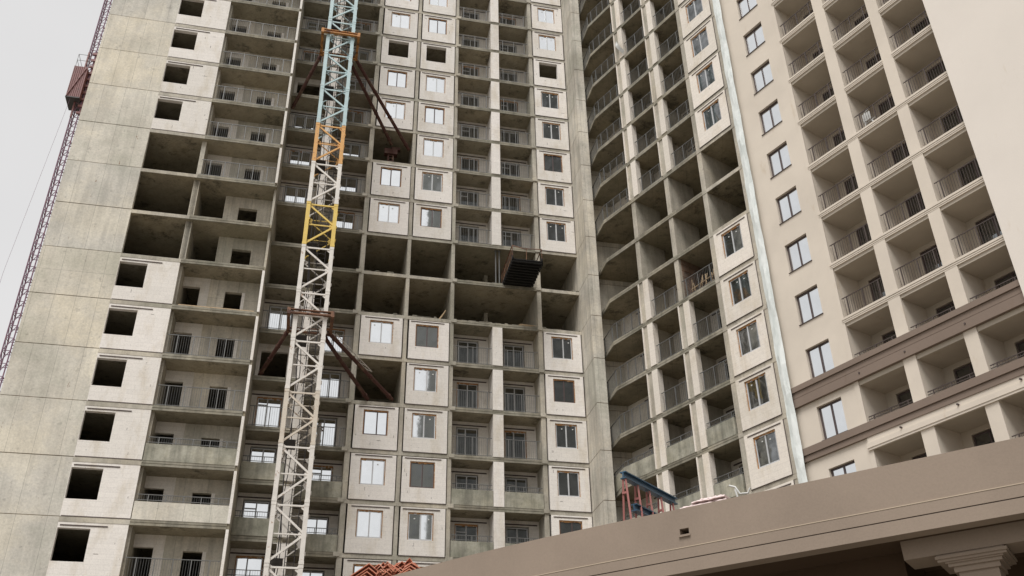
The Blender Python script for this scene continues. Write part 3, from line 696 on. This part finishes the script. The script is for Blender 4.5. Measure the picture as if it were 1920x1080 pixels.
hu0, hu1, hz0_, hz1_ = 1.68, 1.85, 6.545, 6.645
mb = MB()
for a, c in zip(US[:-1], US[1:-1]): mb.box(FP, a, c, 0, .3, 6.33, 7.0)
q = opening_panel(FP, 0, 16, 0, .3, 6.33, 7.0, [(hu0, hu1, hz0_, hz1_)]); i = len(mb.v); mb.v += q.v; mb.f += [tuple(i + x for x in f) for f in q.f]; mb.mi += q.mi
mb.build('parapet_wall', M['podium'], Pd)
mb = MB(); mb.box(FP, hu0 - .02, hu1 + .02, .31, .5, hz0_ - .05, hz1_ + .05); mb.build('painted_vent_void', M['black'], Pd)  # black block behind the vent hole, its darkness put into the colour
mb = MB(); mb.box(FP, hu0 - .02, hu1 + .02, -.03, -.003, hz0_ - .045, hz0_ - .02); mb.build('vent_sill', M['podium'], Pd)
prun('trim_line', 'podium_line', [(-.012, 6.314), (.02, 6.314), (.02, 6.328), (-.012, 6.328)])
prun('cornice', 'podium', [(-.006, 6.135), (.3, 6.135), (.3, 6.312), (-.006, 6.312)])
prun('shadow_gap', 'lintel', [(.012, 6.118), (.3, 6.118), (.3, 6.135), (.012, 6.135)])
prun('cornice', 'podium', [(-.004, 5.90), (.3, 5.90), (.3, 6.118), (-.004, 6.118)])
prun('roof_deck', 'podium', [(.3, 6.0), (14, 6.0), (14, 6.25), (.3, 6.25)])
prun('soffit', 'podium_dark', [(.3, 5.93), (2.6, 5.93), (2.6, 5.99), (.3, 5.99)])
prun('back_wall', 'podium_dark', [(2.6, 0), (2.8, 0), (2.8, 5.99), (2.6, 5.99)])
prun('downstand', 'podium_dark', [(1.15, 5.55), (2.6, 5.55), (2.6, 5.93), (1.15, 5.93)], -16, 5.0)
mb = MB(); mb.box(FP, 5.13, 16, .5, 1.15, 5.64, 5.93); mb.build('beam', M['podium'], Pd)
mb = MB()
for (ua, ub, oa, ob, za, zz) in ((5.58, 6.60, .47, 1.35, 5.565, 5.61), (5.60, 6.58, .50, 1.33, 5.525, 5.565), (5.73, 6.49, .56, 1.25, 5.45, 5.50), (5.70, 6.52, .53, 1.28, 5.50, 5.525), (5.79, 6.44, .60, 1.22, 5.37, 5.45), (5.84, 6.40, .64, 1.2, 0, 5.37)):
    mb.box(FP, ua, ub, oa, ob, za, zz)
mb.box(FP, 5.6, 6.56, .52, 1.32, 5.61, 5.64)
mb.build('pilaster', M['podium'], Pd)
DK = 6.25   # roof deck level
# ---- things on the podium roof
def tile_stack(name, label, x0, y0, z, rot, rows, hgt, w_, hr, jit):
    mb = MB(); Fq = Frame(x0, y0, rot)
    for j in range(rows):
        for q_ in range(hgt):
            zz = z + q_ * .088 + random.uniform(0, .012); y_ = j * .30 + random.uniform(-jit, jit) + (q_ % 2) * .03; jx = random.uniform(-jit, jit) + .028 * (q_ - hgt); t_ = .024
            for sg in (-1, 1):
                l = w_ / 2 * random.uniform(.92, 1.05)
                a = [Fq.P(jx, y_, zz + hr), Fq.P(jx, y_ + .29, zz + hr), Fq.P(jx + sg * l, y_ + .29, zz), Fq.P(jx + sg * l, y_, zz)]
                mb.hexa(a + [v + Vector((0, 0, t_)) for v in a])
    return tag(mb.build(name, M['tile']), label, 'roof tiles')

# ================================================================== TOWER CRANE
CU0, CU1, CO0, CO1 = -13.33, -11.78, -6.19, -4.62
K = thing('tower_crane', 'tall lattice crane mast in white, yellow, orange and pale blue sections tied to the tower', 'crane', FA.P((CU0 + CU1) / 2, (CO0 + CO1) / 2, 0))
SH = 2.967; ZJ = 40.75
def node_z(i): return ZJ + SH * i          # section joints
i0 = -13
corners = [(CU0, CO0), (CU1, CO0), (CU1, CO1), (CU0, CO1)]
for i in range(i0, 9):
    z0, z1 = node_z(i), node_z(i + 1)
    mat = 'cr_blue' if i >= 0 else {-1: 'cr_orange', -2: 'cr_white', -3: 'cr_yellow'}.get(i, 'cr_cream' if i == -7 else 'cr_white')
    mb = MB(); zm = (z0 + z1) / 2 - .05
    for (u, o) in corners: lw = .11 if o == CO0 else .08; mb.box(FA, u - lw, u + lw, o - lw, o + lw, z0 + .004, z1 - .004)
    for (u, o) in corners: mb.box(FA, u - .125, u + .125, o - .125, o + .125, z0 + .01, z0 + .16); mb.box(FA, u - .12, u + .12, o - .12, o + .12, z1 - .16, z1 - .01)
    for j in range(4):
        (ua, oa), (ub, ob) = corners[j], corners[(j + 1) % 4]
        if j in (2, 3): (ua, oa), (ub, ob) = (ub, ob), (ua, oa)
        A_ = lambda t_, z_: FA.P(ua + (ub - ua) * t_, oa + (ob - oa) * t_, z_)
        q0 = 1.0 if j == 0 else .6
        mb.bar(A_(.03, z1 - .14), A_(.97, z1 - .14), .06 * q0, .085 * q0)
        mb.bar(A_(.03, zm), A_(.97, zm), .05 * q0, .065 * q0)
        mb.bar(A_(.04, z1 - .2), A_(.96, zm + .1), .07 * q0, .10 * q0); mb.bar(A_(.96, zm - .06), A_(.04, z0 + .16), .07 * q0, .10 * q0)
        # gussets
        def gus(t0, z_, h, wd):
            t1 = t0 + wd; mb.hexa([A_(t0, z_ - h) , A_(t1, z_ - h * .3), A_(t1, z_ + h * .3), A_(t0, z_ + h)] + [p + (FA.P(0, .012, 0) - FA.P(0, 0, 0)) * (1 if j != 2 else -1) for p in (A_(t0, z_ - h), A_(t1, z_ - h * .3), A_(t1, z_ + h * .3), A_(t0, z_ + h))])
        gus(.96, zm, .28, -.13); gus(.04, z1 - .16, .2, .14); gus(.96, z1 - .2, .2, -.12)
    for q_ in range(3):
        mb.box(FA, CU1 + .076, CU1 + .16, CO0 - .02, CO0 + .08, z0 + .45 + q_ * .9, z0 + .62 + q_ * .9)
    mb.build('mast_section', M[mat], K)
# ladder with hoops inside the mast
mb = MB(); lu, lo = CU1 - .55, CO1 - .35
for s in (-.22, .22): mb.tube([FA.P(lu + s, lo, node_z(i0)), FA.P(lu + s, lo, node_z(9))], .022, 6)
zz = node_z(i0)
while zz < node_z(9):
    mb.tube([FA.P(lu - .22, lo, zz), FA.P(lu + .22, lo, zz)], .014, 5); zz += .3
zz = node_z(i0)
while zz < node_z(9):
    mb.tube([FA.P(lu - .33 * math.cos(a_), lo - .62 * math.sin(a_), zz) for a_ in [math.pi * q / 8 for q in range(9)]], .013, 5); zz += .8
mb.build('ladder', M['steel_d'], K)
for i in range(i0, 9, 2):
    mb = MB(); mb.box(FA, CU0 + .1, CU0 + .7, CO0 + .15, CO1 - .1, node_z(i) + .3, node_z(i) + .33); mb.build('rest_platform', M['steel_d'], K)
mb = MB(); mb.tube([FA.P(CU0 + .35 + .06 * math.sin(z_ * .9), CO1 - .2, z_) for z_ in [node_z(i0) + .8 * q for q in range(80)]], .03, 6); mb.tube([FA.P(CU0 + .45 + .07 * math.sin(z_ * 1.3 + 1), CO1 - .25, z_) for z_ in [node_z(i0) + .8 * q for q in range(80)]], .022, 6)
mb.build('power_cable', M['steel_d'], K)
# collars and struts
for (zq, cm, ends, si) in ((48.3, 'rust_y', [((CU0, CO1), (-15.25, -2.0, 45.3)), ((CU1, CO1), (-7.15, .25, 44.9)), ((CU1 - .2, CO1), (-8.35, .45, 45.35))], 0),
                           (27.35, 'rust_b', [((CU0, CO1), (-15.05, -2.0, 25.62)), ((CU1, CO1), (-7.40, .1, 25.72)), ((CU1 - .15, CO1), (-8.83, .1, 25.62))], 1)):
    e = .38; mb = MB()
    c4 = [(CU0 - e, CO0 - .22), (CU1 + e, CO0 - .22), (CU1 + e, CO1 + .3), (CU0 - e, CO1 + .3)]
    for j in range(4):
        (ua, oa), (ub, ob) = c4[j], c4[(j + 1) % 4]
        mb.bar(FA.P(ua, oa, zq), FA.P(ub, ob, zq), .17, .08); mb.bar(FA.P(ua, oa, zq + .2), FA.P(ub, ob, zq + .2), .16, .05)
    for (u, o) in c4: mb.box(FA, u - .09, u + .09, o - .09, o + .09, zq - .10, zq + .26)
    for j in (1, 3):   # side plates
        (ua, oa), (ub, ob) = c4[j], c4[(j + 1) % 4]; mb.bar(FA.P(ua, oa, zq + .1), FA.P(ub, ob, zq + .1), .03, .26)
    co = mb.build('tie_collar', M[cm], K)
    for (cu, cv), (eu, eo, ez) in ends:
        uu_ = cu + (e if cu > -12.5 else -e) * (1 if cu in (CU0, CU1) else .2)
        s_ = FA.P(uu_, CO1 + .35, zq + .02); d_ = FA.P(eu, eo, ez)
        if si == 0 and cu == CU0: pass
        mb = MB(); v = (d_ - s_); mb.tube([s_, s_ + v * .1, s_ + v * .9, d_], .115, 10)
        for t_ in (.06, .34, .62, .93): mb.tube([s_ + v * t_, s_ + v * (t_ + .012)], .15, 10)
        mb.build('tie_strut', M['rust'], co)
        if si == 1 and cu == CU1:      # lattice ladder lying along the upper strut
            lm = MB(); off = Vector((0, 0, .28)); w_ = FA.P(.12, 0, 0) - FA.P(0, 0, 0)
            for sg in (-1, 1): lm.tube([s_ + v * .05 + off + w_ * sg, s_ + v * .62 + off + w_ * sg], .022, 5)
            for q_ in range(13):
                t_ = .05 + .57 * q_ / 13; lm.tube([s_ + v * t_ + off + w_ * (1 if q_ % 2 else -1), s_ + v * (t_ + .044) + off + w_ * (-1 if q_ % 2 else 1)], .018, 5)
            lm.build('lattice_ladder', M['cr_white'], co)
# wall bracket inside the upper opening
mb = MB()
for s in (-.17, .17): mb.box(FA, -8.35 + s - .05, -8.35 + s + .05, .8, .95, z_of(-5) + .002, z_of(-5) + 1.3)
for q_ in range(5): mb.box(FA, -8.47, -8.23, .82, .9, z_of(-5) + .2 + q_ * .25, z_of(-5) + .27 + q_ * .25)
mb.box(FA, -8.8, -7.9, .7, 1.1, z_of(-5) + 1.3, z_of(-5) + 1.75); mb.box(FA, -8.35, -7.7, .75, 1.05, z_of(-5) + 1.75, z_of(-5) + 1.95)
mb.build('wall_bracket', M['rust'], K)

# ================================================================== CONSTRUCTION HOIST
HO = 1.2; HU0, HU1 = -27.25 + LDU, -26.85 + LDU
Ho = thing('construction_hoist', 'maroon builders hoist with lattice mast and cabin on the far left edge of the tower', 'hoist', FA.P(HU0, LDO + HO, 0))
mb = MB(); zz = 0.0; hc = [(HU0, HO + LDO), (HU1, HO + LDO), (HU1, HO + .5 + LDO), (HU0, HO + .5 + LDO)]
for (u, o) in hc: mb.tube([FA.P(u, o, 0), FA.P(u, o, 66)], .035, 6)
while zz < 66:
    for j in range(4):
        (ua, oa), (ub, ob) = hc[j], hc[(j + 1) % 4]
        mb.tube([FA.P(ua, oa, zz), FA.P(ub, ob, zz)], .022, 5)
        if j in (0, 3): mb.tube([FA.P(ua, oa, zz), FA.P(ub, ob, zz + .75)], .022, 5)
    zz += .75
mb.build('hoist_mast', M['hoist_p'], Ho)
mb = MB(); zz = .4
while zz < 66:
    mb.tube([FA.P(HU1, HO + LDO + .1, zz), FA.P(LU0 + .2, HO + LDO + .1, zz)], .03, 5); zz += .98
    mb.tube([FA.P(HU1, HO + LDO + .1, zz - .2), FA.P(LU0 + .2, HO + LDO + .1, zz - .2)], .02, 5)
mb.build('wall_tie', M['hoist_p'], Ho)
cz0, cz1 = 42.75, 45.35
mb = MB(); cu0, cu1, ca, cb2 = -27.72 + LDU, -27.05 + LDU, LDO + .15, LDO + 1.35
cx0, cx1 = cu0 - .42, cu0 + .42
mb.box(FA, cx0 + .42, cx0 + 1.2, LDO + .75 , LDO + 1.95, cz0 + .08, cz1)
for q_ in range(8): u_ = cx0 + .42 + q_ * .11; mb.box(FA, u_, u_ + .03, LDO + .72, LDO + .748, cz0 + .08, cz1)
mb.bar(FA.P(cx0 + .45, LDO + .7, cz0 + .1), FA.P(cx0 + 1.15, LDO + .7, cz1 - .1), .05, .04); 
mb.build('cabin', M['hoist'], Ho)
mb = MB(); mb.box(FA, cx0 + .40, cx0 + 1.22, LDO + .71, LDO + 2.0, cz0, cz0 + .078); mb.build('cabin_floor', M['steel_d'], Ho)
mb = MB()
for (u, o) in ((cx0 + .45, LDO + .8), (cx0 + 1.15, LDO + .8), (cx0 + .45, LDO + 1.9), (cx0 + 1.15, LDO + 1.9)): mb.tube([FA.P(u, o, cz1), FA.P(u, o, cz1 + 1.05)], .014, 5)
for z_ in (.55, 1.05):
    mb.tube([FA.P(cx0 + .45, LDO + .8, cz1 + z_), FA.P(cx0 + 1.15, LDO + .8, cz1 + z_)], .014, 5); mb.tube([FA.P(cx0 + .45, LDO + 1.9, cz1 + z_), FA.P(cx0 + .45, LDO + .8, cz1 + z_)], .014, 5)
mb.build('roof_rail', M['rail'], Ho)
mb = MB()
for q_ in range(10):
    z_ = cz0 - .9 + q_ * .55; mb.box(FA, HU0 + .25, HU1 + .42, HO + LDO - .12, HO + LDO - .02, z_, z_ + .16)
mb.box(FA, HU0 - .03, HU0 + .05, HO + LDO - .1, HO + LDO + .05, cz0 - 1.2, cz1 + 1.6); mb.box(FA, HU1 + .02, HU1 + .32, HO + LDO - .015, HO + LDO + .3, cz0 - .9, cz1 + 1.4)
mb.build('drive_frame', M['hoist'], Ho)
mb = MB(); mb.tube([FA.P(cx0 + .7, LDO + .8, cz0), FA.P(cx0 - .05, LDO + .8, 30), FA.P(cx0 - .15, LDO + .8, 5)], .007, 5); mb.build('trailing_cable', M['hoist_p'], Ho)

# ================================================================== LOADING PLATFORM
LPt = thing('loading_platform', 'black loading platform with thin railings jutting from the upper open floor', 'platform', FA.P(.35, -1.5, z_of(-8)))
zq = z_of(-8) + .02
mb = MB(); mb.box(FA, -.62, 1.33, -3.0, .6, zq + .06, zq + .12)
for q_ in range(11): o_ = -2.95 + q_ * .32; mb.box(FA, -.6, 1.31 - .02, o_, o_ + .12, zq - .06, zq + .058)
for u_ in (-.62, 1.25): mb.box(FA, u_, u_ + .08, -3.05, .9, zq - .02 + .16, zq + .22)
for q_ in range(9): mb.box(FA, 1.331, 1.40, -2.8 + q_ * .36, -2.62 + q_ * .36, zq - .04, zq + .14)
mb.build('deck', M['black'], LPt)
mb = MB()
top = [FA.P(-.6, .3, zq + 1.0), FA.P(-.6, -2.9, zq + 1.15), FA.P(.2, -2.95, zq + .95), FA.P(1.3, -2.95, zq + 1.05), FA.P(1.3, -.2, zq + 1.0)]
mb.tube(top, .035, 6); 
mb.tube([FA.P(-.6, .3, zq + .55), FA.P(-.6, -2.9, zq + .6)], .014, 5)
for q_ in range(9): o_ = -2.9 + q_ * .4; mb.tube([FA.P(-.6, o_, zq + .1), FA.P(-.6, o_, zq + 1.1)], .018, 5)
for (u_, o_) in ((1.3, -2.95), (.3, -2.95), (1.3, -1.5), (1.3, -.3), (-.6, -2.95)): mb.tube([FA.P(u_, o_, zq + .1), FA.P(u_, o_, zq + 1.0)], .022, 6)
mb.build('guard_rail', M['rust_b'], LPt)
mb = MB()
for u_ in (-.6, 1.3): mb.tube([FA.P(u_, -2.9, zq + .1), FA.P(u_, -2.9, zq + .42)], .07, 8)
mb.build('lifting_lug', M['black'], LPt)
for i, u_ in enumerate((-1.02, -.78)):
    mb = MB(); mb.tube([FA.P(u_, .25, z_of(-8) + .003), FA.P(u_, .25, z_of(-7) - ST - .003)], .045, 8); mb.box(FA, u_ - .1, u_ + .1, .15, .35, z_of(-7) - ST - .02, z_of(-7) - ST - .004)
    tag(mb.build('steel_prop', M['rail']), ('left' if i == 0 else 'right') + ' one of two slim steel props left of the loading platform', 'prop')

# ================================================================== ROOF THINGS
tile_stack('tile_stack', 'neat stack of orange ridge tiles seen end-on at the bottom edge of the picture', -3.33, 21.9, DK, math.radians(6), 3, 13, 1.0, .36, .02)
mb = MB()
for q_ in range(280):
    hx = random.uniform(-.50, .50); top_ = 1.50 - .35 * max(0, -.30 - hx) - .9 * max(0, hx - .28) + .05 * math.sin(hx * 9)
    hz_ = random.uniform(.75, 1.0) * top_ - .08; hy = random.uniform(-.15, .25)
    Fq = Frame(-2.66 + hx * .98, 22.0 + hy + hx * .1, math.radians(6) + random.uniform(-.35, .35)); tl = random.uniform(-.06, .06); l = random.uniform(.06, .10)
    for sg in (-1, 1):
        a = [Fq.P(0, 0, DK + hz_ + .07), Fq.P(0, .3, DK + hz_ + .07 + tl), Fq.P(sg * l, .3, DK + hz_ + tl), Fq.P(sg * l, 0, DK + hz_)]
        mb.hexa(a + [v + Vector((0, 0, .02)) for v in a])
for q_ in range(6):      # a few big ridge tiles on the right shoulder of the heap
    Fq = Frame(-2.40 - .02 * q_, 21.85 - .02 * q_, math.radians(4))
    for sg, l in ((-1, .16), (1, .34)):
        zz = DK + 1.17 - q_ * .075; a = [Fq.P(0, 0, zz + .24), Fq.P(0, .3, zz + .24), Fq.P(sg * l, .3, zz + .24 - abs(l) * .62), Fq.P(sg * l, 0, zz + .24 - abs(l) * .62)]
        mb.hexa(a + [v + Vector((0, 0, .026)) for v in a])
tag(mb.build('tile_stack', M['tile']), 'rough heap of orange ridge tiles behind the parapet, right of the end-on stack', 'roof tiles')
Tr = thing('steel_trestle', 'blue steel beams on faded red trestle legs standing on the podium roof', 'trestle', Vector((2.3, 18.2, DK)))
b0_, b1_ = Vector((2.09, 17.88, 8.2)), Vector((3.33, 19.55, 8.2)); tv = (b1_ - b0_).normalized(); tn = Vector((-tv.y, tv.x, 0))
def ibeam(a, c, par):
    mb = MB()
    for dz in (.06, -.06): mb.bar(a + Vector((0, 0, dz)), c + Vector((0, 0, dz)), .13, .022)
    mb.bar(a, c, .03, .098); return mb.build('beam', M['blue'], par)
ibeam(b0_, b1_, Tr); ibeam(Vector((2.28, 18.1, 7.62)), Vector((2.95, 19.0, 7.62)), Tr)
for t_ in (.04, .50, .95, 1.42, 1.92):
    p_ = b0_ + tv * t_; mb = MB(); nb = len(mb.v)
    for sg in (-1, 1):
        mb.bar(p_ - Vector((0, 0, .085)) + tn * sg * .03, Vector((p_.x, p_.y, DK + .01)) + tn * sg * .20 + tv * .1 * sg, .035, .035)
    mb.bar(p_ + tn * -.06 - Vector((0, 0, .35)), p_ + tn * .06 - Vector((0, 0, .35)), .04, .04)
    mb.build('leg', M['red'], Tr)
# pale folded film on the parapet
mb = MB()
for r_, (du, ln_, zz_, th_, ob_) in enumerate(((0, .88, 7.006, .03, .04), (.04, .80, 7.045, .028, .10), (.22, .62, 7.082, .03, .06), (.36, .46, 7.12, .028, .12))):
    nq = 14; rows_ = []
    for q in range(nq + 1):
        u_ = 1.70 + du + ln_ * q / nq; w1 = .004 * math.sin(q * 1.7 + r_ * 2); w2 = .012 * math.sin(q * .8 + r_)
        i_ = len(mb.v); mb.v += [FP.P(u_, ob_ + w2, zz_ + w1), FP.P(u_, ob_ + .42 - w2, zz_ + w1), FP.P(u_, ob_ + .40, zz_ + th_ + w1), FP.P(u_, ob_ + .02 + w2, zz_ + th_ * (.8 + .2 * math.sin(q * 2.3)) + w1)]; rows_.append(i_)
    for a_, c_ in zip(rows_, rows_[1:]):
        for q in range(4): mb.f.append((a_ + q, a_ + (q + 1) % 4, c_ + (q + 1) % 4, c_ + q)); mb.mi.append(0)
    mb.f.append(tuple(rows_[0] + q for q in range(4))); mb.f.append(tuple(rows_[-1] + q for q in range(4))); mb.mi += [0, 0]
tag(mb.build('folded_film', M['sack']), 'flat stack of pale pink folded film lying on top of the podium parapet', 'film')
mb = MB(); mb.tube([FP.P(2.35, .9, 7.55), FP.P(2.46, .9, 7.50), FP.P(2.53, .9, 7.36), FP.P(2.66, .95, 7.36), FP.P(2.72, .95, 7.45)], .018, 8); mb.tube([FP.P(2.45, .9, 7.46), FP.P(2.5, .9, 7.2), FP.P(2.52, .9, DK)], .018, 8)
tag(mb.build('bent_pipe', M['pipe']), 'white bent plastic pipe standing behind the pale pink folded film', 'pipe')
